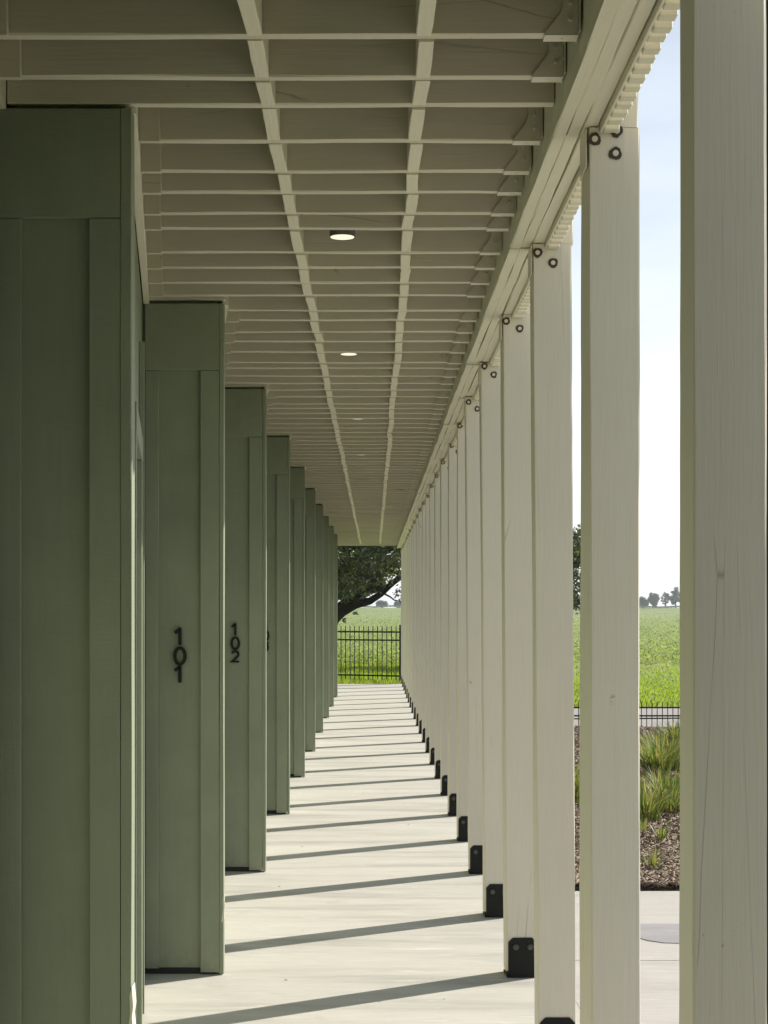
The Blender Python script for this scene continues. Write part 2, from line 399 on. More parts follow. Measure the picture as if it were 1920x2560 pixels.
# mulch bed sheet following the slope
def sheet(name, xa, xb, ya, yb, nx_, ny_, lift, mat, jit=0):
    X, Y = np.meshgrid(np.linspace(xa, xb, nx_), np.linspace(ya, yb, ny_)); Z = zt(X, Y)+lift+NR.normal(0, 1, X.shape)*jit
    Z[0, :] -= jit*2
    i = np.arange(nx_*ny_).reshape(ny_, nx_)
    q = np.stack([i[:-1, :-1], i[:-1, 1:], i[1:, 1:], i[1:, :-1]], -1).reshape(-1, 4)
    o = link(name, np_mesh(name, np.stack([X, Y, Z], -1).reshape(-1, 3), q, mat))
    for p in o.data.polygons: p.use_smooth = True
    return tag(o, kind='structure')
sheet('mulch_bed', .875, 9.5, 10.24, 27, 120, 220, .065, M['mulch'], .008)
sheet('road', 3.2, 90, 49, 54.2, 80, 12, .03, M['road'])
sheet('road', 3.2, 90, 54.8, 60.2, 80, 12, .03, M['road'])

def blades(n, X, Y, h, wd, lean=.35, bend=True, base=0.0):
    """grass blades: each a thin bent strip of two quads (5 verts)"""
    Z = zt(X, Y)+base; a = NR.uniform(0, 2*np.pi, n); la = NR.uniform(0, 2*np.pi, n); ll = NR.uniform(0.1, 1, n)*lean*h
    dx, dy = np.cos(a)*wd/2, np.sin(a)*wd/2; lx, ly = np.cos(la)*ll, np.sin(la)*ll
    P = np.stack([X, Y, Z], -1)
    v0 = P+np.stack([-dx, -dy, 0*dx], -1); v1 = P+np.stack([dx, dy, 0*dx], -1)
    md = np.stack([lx*.35, ly*.35, h*.6], -1)
    v2 = P+md+np.stack([dx*.8, dy*.8, 0*dx], -1); v3 = P+md+np.stack([-dx*.8, -dy*.8, 0*dx], -1)
    tp = P+np.stack([lx, ly, h*(1-.15*ll/np.maximum(h, 1e-6))], -1)
    t2 = tp+np.stack([dx*.15, dy*.15, 0*dx], -1)
    V = np.stack([v0, v1, v2, v3, tp, t2], 1).reshape(-1, 3)
    b = np.arange(n)*6
    Fq = np.concatenate([np.stack([b, b+1, b+2, b+3], -1), np.stack([b+3, b+2, b+5, b+4], -1)])
    return V, Fq
def stuff(name, V, Fq, mat, label, cat):
    o = link(name, np_mesh(name, V, Fq, mat)); return tag(o, label, cat, kind='stuff')
# lawn strip just behind the walkway end and around the fence
def scatter(n, xa, xb, ya, yb): return NR.uniform(xa, xb, n), NR.uniform(ya, yb, n)
def ywide(n, ya, yb, xl, xr):
    """density per image area roughly even: y spread in 1/d, x growing with distance"""
    u = NR.uniform(1/yb, 1/ya, n); Y = 1/u; X = NR.uniform(xl, xr, n)*Y; return X, Y
X, Y = scatter(26000, -6, 9, 38.25, 52); k = (X > 3.0) & (Y > 48.8); X, Y = X[~k], Y[~k]
stuff('lawn_grass', *blades(len(X), X, Y, NR.uniform(.04, .12, len(X)), NR.uniform(.012, .03, len(X))), M['lawn'], 'short bright green lawn grass behind the end of the walkway', 'grass')
X, Y = ywide(42000, 60.5, 104, -.14, .30)
stuff('mown_grass', *blades(len(X), X, Y, NR.uniform(.05, .13, len(X)), NR.uniform(.03, .08, len(X))), M['lawn'], 'bright mown grass strip beyond the pale road', 'grass')
def leafy(X, Y, h, size):
    n = len(X); P = np.stack([X, Y, zt(X, Y)+h], -1)
    u = NR.normal(0, 1, (n, 3)); u /= np.linalg.norm(u, axis=1)[:, None]
    v = np.cross(u, NR.normal(0, 1, (n, 3))); v /= np.linalg.norm(v, axis=1)[:, None]; sz = (size*NR.uniform(.5, 1.4, n))[:, None]
    V = np.stack([P-u*sz, P+v*sz*.45, P+u*sz, P-v*sz*.45], 1).reshape(-1, 3); b = np.arange(n)*4
    return V, np.stack([b, b+1, b+2, b+3], -1)
X, Y = ywide(110000, 100, 670, -.14, .30); dr = np.sin(Y*.16+2*np.sin(X*.05))+.7*np.sin(X*.24+Y*.07)+NR.normal(0, .5, len(X)); k = dr > -.7; X, Y = X[k], Y[k]
hs = np.interp(Y, [100, 600], [1, 2.4]); cl = .5+.5*np.sin(X*.33+2*np.sin(Y*.05))*np.sin(Y*.11+X*.05)
stuff('meadow_grass', *leafy(X, Y, NR.uniform(0, 1, len(X))**1.5*(.15+.45*cl)*hs, .065*hs*1.3), M['weed'], 'rough green meadow stretching to the horizon', 'meadow')
# belt of rank weeds behind the far fence
X, Y = ywide(60000, 54, 104, -.13, .055); cl = np.sin(X*2.1+Y*.6)+np.sin(X*.9-Y*1.3)+NR.normal(0, .6, len(X)); k = (cl > -.6) & (X < 3.2); X, Y, cl = X[k], Y[k], cl[k]
stuff('weeds', *leafy(X, Y, NR.uniform(0, 1, len(X))*(.12+.14*np.clip(cl, 0, 2)), NR.uniform(.02, .06, len(X))), M['weed'], 'rank leafy weeds in a belt behind the black fence at the walkway end', 'weeds')
# mulch chips
n = 30000; X, Y = ywide(n, 10.26, 25, .075, .235); X = np.clip(X, .9, 9)
a = NR.uniform(0, 6.3, n); L_ = NR.uniform(.015, .085, n); W_ = NR.uniform(.003, .012, n); tz = NR.uniform(-.5, .5, n)
P = np.stack([X, Y, zt(X, Y)+.075+NR.uniform(0, .012, n)], -1)
ax = np.stack([np.cos(a)*L_/2, np.sin(a)*L_/2, tz*L_/2], -1); bx = np.stack([-np.sin(a)*W_/2, np.cos(a)*W_/2, NR.uniform(-.5, .5, n)*W_], -1)
V = np.stack([P-ax-bx, P+ax-bx, P+ax+bx, P-ax+bx, P-ax-bx+[0, 0, .004], P+ax-bx+[0, 0, .004], P+ax+bx+[0, 0, .004], P-ax+bx+[0, 0, .004]], 1).reshape(-1, 3)
b = np.arange(n)*8
q = np.concatenate([np.stack([b+i for i in f], -1) for f in ((4, 5, 6, 7), (0, 1, 5, 4), (1, 2, 6, 5), (2, 3, 7, 6), (3, 0, 4, 7))])
stuff('bark_chips', V, q, M['chips'], 'shredded brown bark mulch covering the planting bed', 'mulch')

# ornamental grass clumps standing in the bed
def clump(x, y, h, n, rad, label, mat='tall'):
    o = empty('grass_clump', (x, y, float(zt(x, y))+.05), 0, label, 'ornamental grass', 'grass clumps in the mulch bed')
    mbv, mbf = [], []
    a = NR.uniform(0, 6.28, n); r0 = rad*.35*np.sqrt(NR.uniform(0, 1, n)); hh = h*NR.uniform(.55, 1.05, n); out = hh*NR.uniform(.1, 1.05, n); wd = NR.uniform(.003, .008, n)
    aa = a+NR.normal(0, .5, n); K = 5; V = np.zeros((n, K+1, 2, 3))
    for k in range(K+1):
        t = k/K; ww = wd*(1-t**2*.9)
        cx = r0*np.cos(a)+out*t**1.8*np.cos(aa); cy = r0*np.sin(a)+out*t**1.8*np.sin(aa); cz = hh*(t-.28*t**3*(out/hh))
        for s_, sg in ((0, -1), (1, 1)):
            V[:, k, s_] = np.stack([cx-np.sin(aa)*ww*sg, cy+np.cos(aa)*ww*sg, cz], -1)
    b = np.arange(n)*(K+1)*2; q = np.concatenate([np.stack([b+2*k, b+2*k+1, b+2*k+3, b+2*k+2], -1) for k in range(K)])
    link('blades', np_mesh('blades', V.reshape(-1, 3), q, M[mat]), o)
    return o
clump(2.10, 13.3, .42, 230, .34, 'dense green grass tuft nearest the bare mulch, rooted closest to the pale paving')
clump(2.40, 13.9, .40, 180, .3, 'arching grass tuft just behind the nearest tuft, beside the nearest big post')
clump(2.80, 17.0, .46, 300, .36, 'tall upright grass clump in the middle of the mulch bed')
clump(3.02, 17.6, .50, 220, .4, 'tall feathery clump against the left edge of the nearest post')
clump(2.98, 19.0, .28, 160, .4, 'low yellow green tuft behind the tall upright clump')
clump(3.35, 20.6, .26, 200, .45, 'bright leafy tuft near the fence end of the bed, left of two')
clump(3.75, 21.4, .34, 160, .45, 'wispy straw coloured tuft near the fence, right of two')
clump(2.62, 15.4, .30, 200, .4, 'broken straw and green tuft in the gap between the front tufts and the tall clump')
clump(3.10, 18.4, .34, 200, .42, 'bushy tuft directly behind the tall clump, half hidden by it')
clump(2.25, 14.9, .26, 140, .35, 'short ragged tuft behind the nearest tuft, close to the second post')
clump(1.66, 14.6, .45, 260, .32, 'grass tuft glimpsed in the slit between two white posts')
for i, (x, y, lb) in enumerate(((2.05, 12.25, 'small bright sprig of grass growing out of bare mulch near the tufts'), (1.78, 10.95, 'tiny green sprig at the mulch edge beside the second post'), (2.0, 12.75, 'thin bright sprig at the foot of the nearest tuft'))):
    clump(x, y, .2, 26, .1, lb)

# ---------------------------------------------------------------- building (left)
PK = lambda k: 4.82+3.07*k
XO, XI, WT = -.69, -1.055, 3.09
def wallx(y):
    k = math.floor((y-4.82)/3.07); return XO+(XI-XO)*((y-PK(k))/3.07)
bld = empty('motel_building', (XI, 4.82, 0), 0, 'long sage green building whose wall steps back in angled bays beside the walkway', 'building')
def bb(name, mb, mat, parent=bld):
    """mesh given in world coordinates, parented with the right local offset"""
    o = mb.build(name, mat, parent)
    off = Vector((0, 0, 0)); p = parent
    while p is not None: off += p.location; p = p.parent
    o.location = -off
    return o
KS = range(-5, 10)
# core behind the cladding
pts = [(-8.0, PK(-5)-.0), ]
core = []
for k in KS:
    core.append((XO-.03, PK(k)+.02)); core.append((XI-.03, PK(k+1)+.02))
core = [(-8.0, PK(-5)+.02)]+core+[(-8.0, PK(10)+.02)]
bb('wall_core', MB().prism(core, .0, 3.275, axis=2), M['green'])
DA = math.atan2(XI-XO, 3.07)   # slope of the angled walls
for k in KS:
    y = PK(k)
    # ---- step panel facing the camera
    w_ = bb('step_wall', MB().box(XI-.02, XO-.032, y, y+.018, .03, WT, .001), M['green'])
    if k >= 0 or k == -1:
        bb('batten', MB().plank(2, .03, WT-.312, XI+.003, XI+.064, y-.019, y-.001, 8, .0006, .0015), M['green_board'], w_)
        bb('corner_board', MB().plank(2, .012, WT-.312, XO-.108, XO-.021, y-.020, y-.001, 8, .0006, .0015), M['green_board'], w_)
        bb('frieze_board', MB().box(XI+.002, XO-.021, y-.021, y-.001, WT-.309, WT-.003, .0015), M['green_board'], w_)
        bb('corner_edge', MB().plank(2, .005, WT-.003, XO-.020, XO+(.010 if k == 0 else -.001), y-.022, y+.042, 14, .0008, .0015), M['green_board'], w_)
        bb('floor_gap_shade_strip', MB().box(XI-.01, XO-.04, y+.004, y+.015, .001, .028, .001), M['dark_void'], w_)  # solid near-black strip, the gap's shade put into its colour
    if k in (0, 1):
        zc = .30 if k == 1 else .55; XC = XO+(.011 if k == 0 else 0)
        cp = MB(); cp.prism([(XC-.012, zc-.06), (XC+.0035, zc-.045), (XC+.001, zc-.01), (XC+.0045, zc+.02), (XC+.0005, zc+.075), (XC-.006, zc+.05), (XC-.004, zc+.0)], y-.0245, y-.0215+(.06 if k == 0 else .012))
        bb('chip_and_lit_splinter', cp, M['trim'], w_)  # broken corners in pale colour; the nearest one paints a sunlit splinter
    if k >= 1:
        bb('header_board', MB().plank(0, XI+.005, XO+.004, y-.018, y+.02, 3.103, 3.279, 5, .0008, .002), M['joist'], w_)
    # ---- angled wall with door, in a local frame: t along the wall, n outward
    ww = empty('angled_wall', (XO-.001-bld.location.x, y-bld.location.y, 0)); ww.parent = bld
    ww.rotation_euler = (0, 0, -DA)
    L_ = math.hypot(3.07, XI-XO)
    # local x = outward (+X), local y = along
    MB().box(-.03, -.012, .048, .70, .02, WT, .001).build('wall_panel', M['green'], ww)
    MB().box(-.03, -.012, 1.70, L_-.03, .02, WT, .001).build('wall_panel', M['green'], ww)
    MB().box(-.03, -.012, .70, 1.70, 2.16, WT, .001).build('wall_panel', M['green'], ww)
    if k < 9:
        d_ = MB().box(-.11, -.07, .76, 1.64, .02, 2.08, .003).build('door', M['door'], ww)
        hd = MB(); hd.cyl((-.07, 1.56, 1.0), .026, .012, 0, 20); hd.cyl((-.058, 1.56, 1.0), .010, .045, 0, 12); hd.box(-.022, -.008, 1.45, 1.575, .99, 1.01, .004)
        hd.build('handle', M['bolt'], d_)
        fr = MB(); fr.box(-.125, -.012, .70, .758, .0, 2.16, .002); fr.box(-.125, -.012, 1.642, 1.70, .0, 2.16, .002); fr.box(-.125, -.013, .758, 1.642, 2.082, 2.16, .002)
        fr.build('door_frame', M['green_board'], ww)
        cs = MB(); cs.box(-.011, .010, .61, .70, .02, 2.25, .002); cs.box(-.011, .010, 1.70, 1.79, .02, 2.25, .002); cs.box(-.011, .012, .60, 1.80, 2.251, 2.34, .002)
        cs.build('door_casing', M['green_board'], ww)
    MB().plank(2, .02, 2.78, -.011, .010, 2.22, 2.31, 6, .0005, .0015).build('batten', M['green_board'], ww)
    # cream board closing the top of the angled wall, under the joists
    led = MB().plank(1, .02, L_-.02, -.008, .022, WT-.004, WT+.16, 14, .0012, .002).build('ledger_board', M['trim'], ww)

# unseen walls added behind the camera to block sun and bounce light
bb('unseen_light_blocker', MB().box(.90, 1.1, -12.0, 2.35, .0, 3.27, .005), M['door'])
bb('unseen_light_blocker', MB().box(-1.2, .899, -2.3, -2.03, .0, 3.27, .005), M['door'])


# room numbers
def arc(cx, cz, r, a0, a1, n=12, rz=None): return [(cx+r*math.cos(R(a0+(a1-a0)*i/n)), cz+(rz or r)*math.sin(R(a0+(a1-a0)*i/n))) for i in range(n+1)]
DIG = {'1': ([(-.0235, .0545), (-.001, .0725), (0, .071), (0, 0)], False),
       '0': (arc(0, .0435, .0235, 0, 345, 23, .0375), True),
       '2': (arc(0, .053, .0200, 165, -35, 14)+[(-.0145, .0105), (-.021, .0070), (.0245, .0070)], False),
       '3': (arc(-.001, .058, .0170, 150, -78, 12)+arc(-.001, .0235, .0205, 78, -150, 12), False)}
def number(txt, k, zs, xc, label):
    y = PK(k)
    o = empty('room_number', (xc, y-.001, zs[-1]), 0, label, 'room number', 'stacked black room numbers on the green step walls')
    for i, (ch, z) in enumerate(zip(txt, zs)):
        pts, cl = DIG[ch]; yo = -.0016*(i % 2)
        m_ = MB().ribbon(pts, .0155, -.017+yo, -.011+yo, cl)
        m_.cyl((0, -.0112, .02 if ch == '1' else (.006 if ch in '23' else .006)), .003, .0115, 1, 10)
        m_.build('digit', M['black'], o, (0, 0, z-zs[-1]))
number('101', 1, (1.517, 1.4225, 1.344), -.893, 'black metal numerals 101 stacked vertically on the second green wall step')
number('102', 2, (1.512, 1.4185, 1.338), -.887, 'black metal numerals 102 stacked vertically on the third green wall step')
number('103', 3, (1.512, 1.4185, 1.338), -.887, 'black numerals 103 half hidden behind the corner of the wall step marked 102')

# ---------------------------------------------------------------- porch roof
roof = empty('walkway_roof', (0, 0, 3.03), 0, 'cream painted timber roof with exposed joists covering the walkway', 'roof')
def rr(name, mb, mat, parent=roof): return bb(name, mb, mat, parent)
rr('roof_deck', MB().box(-8.3, .66, -12.0, 38.32, 3.284, 3.33, .002), M['dark_void'])  # unseen underside made near-black to cut bounce light on the joists
rr('roof_skin', MB().box(-8.32, .70, -12.02, 38.34, 3.335, 3.36, .002), M['dark_void'])
rr('end_board', MB().box(wallx(35.4), .50, 38.24, 38.28, 3.085, 3.283, .003), M['joist'])
meas = [86.8, 191, 262, 350, 427, 480, 533, 571, 628, 669, 706, 738, 775, 799, 829.5, 852.6, 879, 905, 920.6, 940.5, 958.6, 975, 991, 1008.5, 1020, 1032.7, 1045, 1058]
JH = 1.413
jd = [F*JH/(YV-y) for y in meas]
while jd[-1] < 37.9: jd.append(jd[-1]+.3387*random.uniform(.93, 1.07))
pre = []
y = jd[0]
while y > -11.5: y -= .335; pre.append(y)
jd = [pre[0]]+jd
nparts = 100
JX1 = .506
hm = MB()   # hanger mesh in the joist's frame: x=0 at the beam face, z=0 at the joist bottom
hp = [(-.004, -.003), (-.086, -.003), (-.084, .004), (-.050, .046), (-.043, .060), (-.041, .15), (-.004, .15)]
hm.prism(hp, -.0262, -.0235); hm.prism(hp, .0195, .0215); hm.prism([(-.078, .004), (-.050, .035), (-.041, .055), (-.036, .148), (-.006, .148), (-.006, .004)], -.0234, -.0195); hm.box(-.086, -.004, -.0262, .0215, -.0046, -.0018, .0005)
for s_ in (-1, 1): hm.box(-.003, -.0005, min(s_*.0215, s_*.052), max(s_*.0215, s_*.052), 0, .15, .0005)
for zz in (.035, .075, .118): hm.cyl((-.024, -.0315, zz), .0045, .0055, 1, 8, .006); hm.cyl((-.0035-.003, -.036, zz+.008), .0035, .003, 0, 8)
hm.cyl((-.042, 0, -.006), .004, .003, 2, 8)
hanger_me = hm.mesh('hanger', M['hanger'])
nohang = {3, 13, 22, 31, 40, 49, 58, 67, 76, 85, 94}
rest = MB()
def joist_mesh(mb, d, z0, drop):
    xl = wallx(d)+.024 if d < 35.4 else -1.05
    mb.plank(0, xl, JX1-.001, d, d+.038, z0, 3.281, 14, .0011, .003); return xl
for i, d in enumerate(jd):
    z0 = 3.03+.068+random.uniform(-.003, .003)
    if i >= nparts: joist_mesh(rest, d, z0, 0); continue
    mb = MB(); xl = joist_mesh(mb, d, z0, 0)
    j = rr('joist', mb, M['joist'])
    if i not in nohang and d > 3:
        hgr = link('hanger', hanger_me, j); hgr.location = (JX1, d+.019, z0-.0)   # world frame of joist mesh
    # nailing block on the near face at the wall end
    if d < 35.4 and i not in nohang:
        wv = .062+random.uniform(-.004, .004); dz = .009+random.uniform(0, .005)
        b_ = rr('end_block', MB().box(xl+.001, xl+wv, d-.024, d-.001, z0-dz, 3.28, .0015), M['joist'], j)
    # the two lines of solid blocking up to the next joist
    if i+1 < len(jd):
        d2 = jd[i+1]
        for xc in (-.294, .130):
            jx = random.uniform(-.0045, .0045)+.003*math.sin(d*.9+xc); sk = random.uniform(-.003, .003); wb = .039
            m_ = MB(); x_ = xc+jx
            zb = z0-.004+random.uniform(-.003, .003)
            m_.plank(1, d+.0385, d2-.0005, x_-wb/2-sk, x_+wb/2-sk, zb, 3.28, 4, .0006, .002, shear=(2*sk, 0))
            rr('blocking', m_, M['block'], j)
for d in pre[1:]: joist_mesh(rest, d, 3.098, 0)
o = rr('joist', rest, M['joist']); o['kind'] = 'stuff'
# beam plies per bay, fascia with battens per bay
PF = lambda k: 3.245+1.522*k           # near face of post k (k=0 is the post at the right edge of the picture)
NP = 24
for k in range(-1, NP-1):
    a = PF(k)+.11 if k >= 0 else -12.0; b = PF(k+1)+.11
    if k >= 22: b = 38.24
    offs = random.uniform(-.004, .004)
    for n_, (xa, xb) in enumerate(((.508, .5455), (.5475, .5855), (.5875, .6255))):
        e = random.uniform(-.002, .002)
        rr('beam_ply', MB().plank(1, a+.001+random.uniform(0, .006), b-.001, xa+e, xb+e, 3.03+random.uniform(-.004, .003), 3.27, 12, .0016, .003), M['beam'])
    fa = PF(k)+.142 if k >= 0 else -12.0; fb = PF(k+1)-.002
    m_ = MB(); m_.box(.628, .6355, fa, fb, 3.009, 3.33, .001)
    p_ = fb-.004; first = True
    while p_-.040 > max(fa, 1.5):
        q_ = p_-.038*random.uniform(.95, 1.05)
        m_.box(.6365, .679+random.uniform(-.002, .001), q_, p_, 3.006+random.uniform(-.003, .003), 3.33, .0025); p_ = q_-.038*random.uniform(.92, 1.08)
    rr('fascia_panel', m_, M['trim'])

# ---------------------------------------------------------------- posts
bm_ = MB(); BW = .1285
pl = [(-BW/2, .002), (BW/2, .002), (BW/2, .163), (BW/2-.020, .183), (-BW/2+.020, .183), (-BW/2, .163)]
bm_.prism(pl, -.075, -.0705); bm_.prism(pl, .0705, .075); bm_.box(-.071, .071, -.0705, .0705, .002, .010, .0008)
bm_.box(-.073, -.0655, -.0745, -.055, .010, .032, .0008)
bracket_me = bm_.mesh('base_bracket', M['bracket'])
nm = MB(); nm.cyl((0, -.0095, 0), .0135, .0095, 1, 6, .0160, phase=.2); nm.cyl((0, -.0145, 0), .0062, .005, 1, 12)
nuts_me = nm.mesh('nut', M['bolt'])
ORD = ['first', 'second', 'third', 'fourth', 'fifth', 'sixth', 'seventh', 'eighth', 'ninth', 'tenth', 'eleventh', 'twelfth', 'thirteenth', 'fourteenth', 'fifteenth', 'sixteenth', 'seventeenth', 'eighteenth', 'nineteenth', 'twentieth', 'twenty-first', 'twenty-second', 'twenty-third', 'twenty-fourth']
PL = {0: 'cream timber post nearest the camera, filling the right edge of the photo',
      1: 'second cream post from the camera, with sky and meadow showing to its right',
      2: 'third cream post from the camera, only the top of its black base plate in view',
      3: 'fourth cream post from the camera, its black base plate with both nuts in view'}
PLEAN = {0: (0, .6, .6), 1: (.000, 8, 3.2), 2: (-.020, 0, 0), 3: (-.018, 2.0, 1), 4: (-.022, 1.5, 0), 5: (-.022, 0, 0)}
for k in range(NP):
    y = PF(k); lean, t0, t1 = PLEAN.get(k, (random.uniform(-.006, .004), random.uniform(0, 2), random.uniform(-1, 1)))
    lab = PL.get(k, f'{ORD[k]} cream timber post from the camera in the row along the walkway' if k < NP-1 else 'last cream timber post of the row, beside the fence end post')
    o = empty('timber_post', (.666 if k == 1 else .674, y+.07, 0), 0, lab, 'post', 'cream timber posts along the open side of the walkway')
    mb = MB(); tt = 3.024
    mb.plank(2, .022, tt, -.07, .07, -.07, .07, 26, .0012, .004, shear=(lean, 0), twist=(R(t0), R(t1)))
    s_ = mb.build('shaft', M['post'], o)
    tn = MB().plank(2, tt+.001, 3.283, -.044, .070, -.069, .069, 3, .0006, .004); tn.build('notched_top', M['post'], o, (lean*.6, 0, 0))
    bk = link('base_bracket', bracket_me, o, rot=(0, 0, R(t0)))
    for bx_ in (-.030, .036):
        link('nut', nuts_me, bk, (bx_, -.0752, .141), (0, random.uniform(-.5, .5), 0)); link('nut', nuts_me, bk, (bx_, .0752, .141), (0, random.uniform(-.5, .5), math.pi))
    MB().box(-.066, .066, -.066, .066, .0105, .021, .001).build('standoff', M['standoff'], o, rot=(0, 0, R(t0)))
    MB().box(-.0765, -.0715, -.062, .066, 2.915, 3.022, .001).build('side_plate', M['post'], o, (lean, 0, 0))
    bolts = [(-.050, 2.994), (.006, 2.953)]
    if k == 1: bolts.append((.010, 3.018))
    for (bx_, bz_) in bolts:
        bx_ += random.uniform(-.006, .004)+lean; bz_ += random.uniform(-.004, .012 if k > 1 else .002)
        yb = -.07*math.cos(R(t1))+math.sin(R(t1))*bx_-.0035
        m_ = MB(); n0 = 26; V = [(0, 0, 0)]
        ph = random.uniform(0, 6)
        ring = []
        for q_ in range(n0):
            t = 2*math.pi*q_/n0; rr_ = .0178+random.uniform(-.0013, .0013)+.0012*math.sin(3*t+ph); ring.append((rr_*math.cos(t), rr_*math.sin(t)))
        m_.prism(ring, 0, .004)
        bo = m_.build('bolt', M['sealant'], o, (bx_, yb, bz_), (0, 0, R(t1)))
        MB().cyl((0, -.005, 0), .0082, .006, 1, 20, .0085).build('bolt_head', M['post'], bo)

# black pipe just outside the nearest post
dp = empty('downspout', (.858, 3.62, 0), 0, 'black downpipe standing against the far right edge behind the nearest post', 'downspout')
MB().box(-.048, .052, -.035, .035, .08, 3.30, .006).build('pipe', M['black'], dp)
st = MB(); 
for z in (1.0, 2.4): st.box(-.054, .058, -.038, .038, z, z+.03, .003)
st.build('strap', M['black'], dp)
MB().box(-.05, .056, -.09, .036, .01, .079, .006).build('outlet', M['black'], dp)

# ---------------------------------------------------------------- ceiling lights
LW = ['first', 'second', 'third', 'fourth', 'fifth', 'sixth', 'seventh', 'eighth', 'ninth', 'tenth']
for k in range(10):
    d = 6.585+3.145*k
    lab = ['nearest lit round ceiling light, largest in the photo, between two joists', 'second lit round ceiling light from the camera, its dark side still visible', 'third lit ceiling light from the camera, a thin bright oval among the joists'][k] if k < 3 else f'{LW[k]} small ceiling light from the camera, a tiny glint among the far joists'
    # keep the lamp between two joists
    near = max(j for j in jd if j < d+.05); nxt = min(j for j in jd if j > near+.01)
    d = (near+.038+nxt)/2+(.01 if k == 0 else 0)
    o = empty('ceiling_light', (-.122-(.02 if k == 1 else 0), d, 3.117), 0, lab, 'ceiling light', 'round ceiling lights between the joists')
    MB().cyl((0, 0, 0), .049, .165, 2, 40, smooth=True).build('housing', M['housing'], o)
    MB().cyl((0, 0, -.002), .0455, .0015, 2, 40).build('lens', M['lens'], o)

# ---------------------------------------------------------------- black metal fences
def fence(x0, y0, x1, y1, z, n, label, endpost, sag=0):
    L_ = math.hypot(x1-x0, y1-y0); a = math.atan2(y1-y0, x1-x0)
    o = empty('metal_fence', (x0, y0, z), a, label, 'fence', 'black metal picket fences')
    for zz in (.138, .972, 1.163): MB().box(0, L_, -.017, .017, zz-.018, zz+.018, .003).build('rail', M['black'], o)
    pk = MB(); sp = .1222; i = 0; x = sp if endpost else 0
    while x < L_: 
        pk.box(x-.0085, x+.0085, -.0085, .0085, .035, 1.285, .001); pk.cyl((x, 0, 1.285), .012, .02, 2, 4, .002); x += sp
    pk.build('pickets', M['black'], o)
    for x in ([0, 2.44] if endpost else [1.4, 3.84, 6.28, 8.72]):
        if x < L_+.1:
            p_ = MB().box(x-.029, x+.029, -.029, .029, 0, 1.31, .003).build('fence_post', M['black'], o); MB().box(x-.034, x+.034, -.034, .034, 1.311, 1.33, .006).build('cap', M['black'], p_)
    return o
fence(.625, 39.9, -5.3, 43.0, -.03, 40, 'black metal fence closing the view at the end of the walkway', True)
fence(4.4, 39.9, 13.6, 39.9, -1.79, 60, 'black metal fence low down the bank in front of the pale road', False)

# ---------------------------------------------------------------- live oak
def leaf_cloud(centres, radii, per, size, flat=.8):
    C = np.repeat(np.asarray(centres), per, 0); Rr = np.repeat(np.asarray(radii), per); n = len(C)
    d = NR.normal(0, 1, (n, 3)); d /= np.linalg.norm(d, axis=1)[:, None]; r = Rr*NR.uniform(0, 1, n)**.45
    P = C+d*r[:, None]*np.array([1, 1, flat])
    u = NR.normal(0, 1, (n, 3)); u[:, 2] *= .7; u /= np.linalg.norm(u, axis=1)[:, None]
    v = np.cross(u, NR.normal(0, 1, (n, 3))); v /= np.linalg.norm(v, axis=1)[:, None]
    s = size*NR.uniform(.6, 1.3, n)[:, None]
    V = np.stack([P-u*s, P+v*s*.42, P+u*s, P-v*s*.42], 1).reshape(-1, 3); b = np.arange(n)*4
    return V, np.stack([b, b+1, b+2, b+3], -1)
OY = 57.0
def ok(x, y): k = OY/F; return Vector(((x-XV)*k, OY, H+(YV-y)*k))
oak = empty('oak_tree', (-2.1, OY, float(zt(-2.1, OY))), 0, 'big dark live oak with a low limb arching right behind the black fence', 'tree')
tm = MB()
base = Vector((-2.1, OY, float(zt(-2.1, OY))-.1))
tube(tm, [base, base+Vector((.05, 0, .5)), ok(800, 1605), ok(800, 1560), ok(796, 1500), ok(790, 1440), ok(775, 1330), ok(760, 1220)], [.62, .46, .42, .42, .36, .3, .24, .14], 14)
limbs = [([ok(806, 1585), ok(828, 1545), ok(855, 1522), ok(890, 1508), ok(925, 1503), ok(952, 1486), ok(976, 1462), ok(1000, 1444), ok(1060, 1410), ok(1150, 1385), ok(1260, 1370)], [.34, .28, .23, .17, .12, .105, .10, .095, .08, .06, .04]),
         ([ok(845, 1525), ok(885, 1490), ok(925, 1478), ok(965, 1466), ok(990, 1454)], [.2, .13, .10, .08, .06]),
         ([ok(800, 1520), ok(850, 1450), ok(900, 1390), ok(970, 1350), ok(1060, 1300), ok(1200, 1260)], [.28, .2, .16, .12, .09, .04]),
         ([ok(798, 1500), ok(760, 1440), ok(700, 1400), ok(600, 1370), ok(480, 1360)], [.28, .22, .17, .12, .05]),
         ([ok(795, 1480), ok(830, 1380), ok(880, 1290), ok(960, 1200)], [.22, .17, .12, .05]),
         ([ok(960, 1484), ok(975, 1492), ok(985, 1500), ok(1004, 1504)], [.035, .028, .022, .012]),
         ([ok(940, 1400), ok(958, 1384), ok(975, 1376), ok(1000, 1366)], [.07, .06, .05, .03])]
for p_, r_ in limbs:
    # limbs drift towards and away from the camera so the tree has depth
    dr = random.uniform(-.25, .25)
    q_ = [Vector((v.x, v.y+dr*i*.6, v.z)) for i, v in enumerate(p_)]; tube(tm, q_, r_, 10)
for _ in range(26):
    p0 = ok(random.uniform(700, 1200), random.uniform(1330, 1470)); a = random.uniform(0, 6.3)
    q_ = [p0+Vector((math.cos(a)*t, random.uniform(-.8, .8)*t, t*.45+random.uniform(-.1, .1))) for t in (0, .5, 1.1, 1.8)]; tube(tm, q_, [.05, .04, .028, .012], 6)
ot = tm.build('trunk', M['bark'], oak); ot.location = -oak.location
cs_, rs_, sp_, sr_ = [], [], [], []
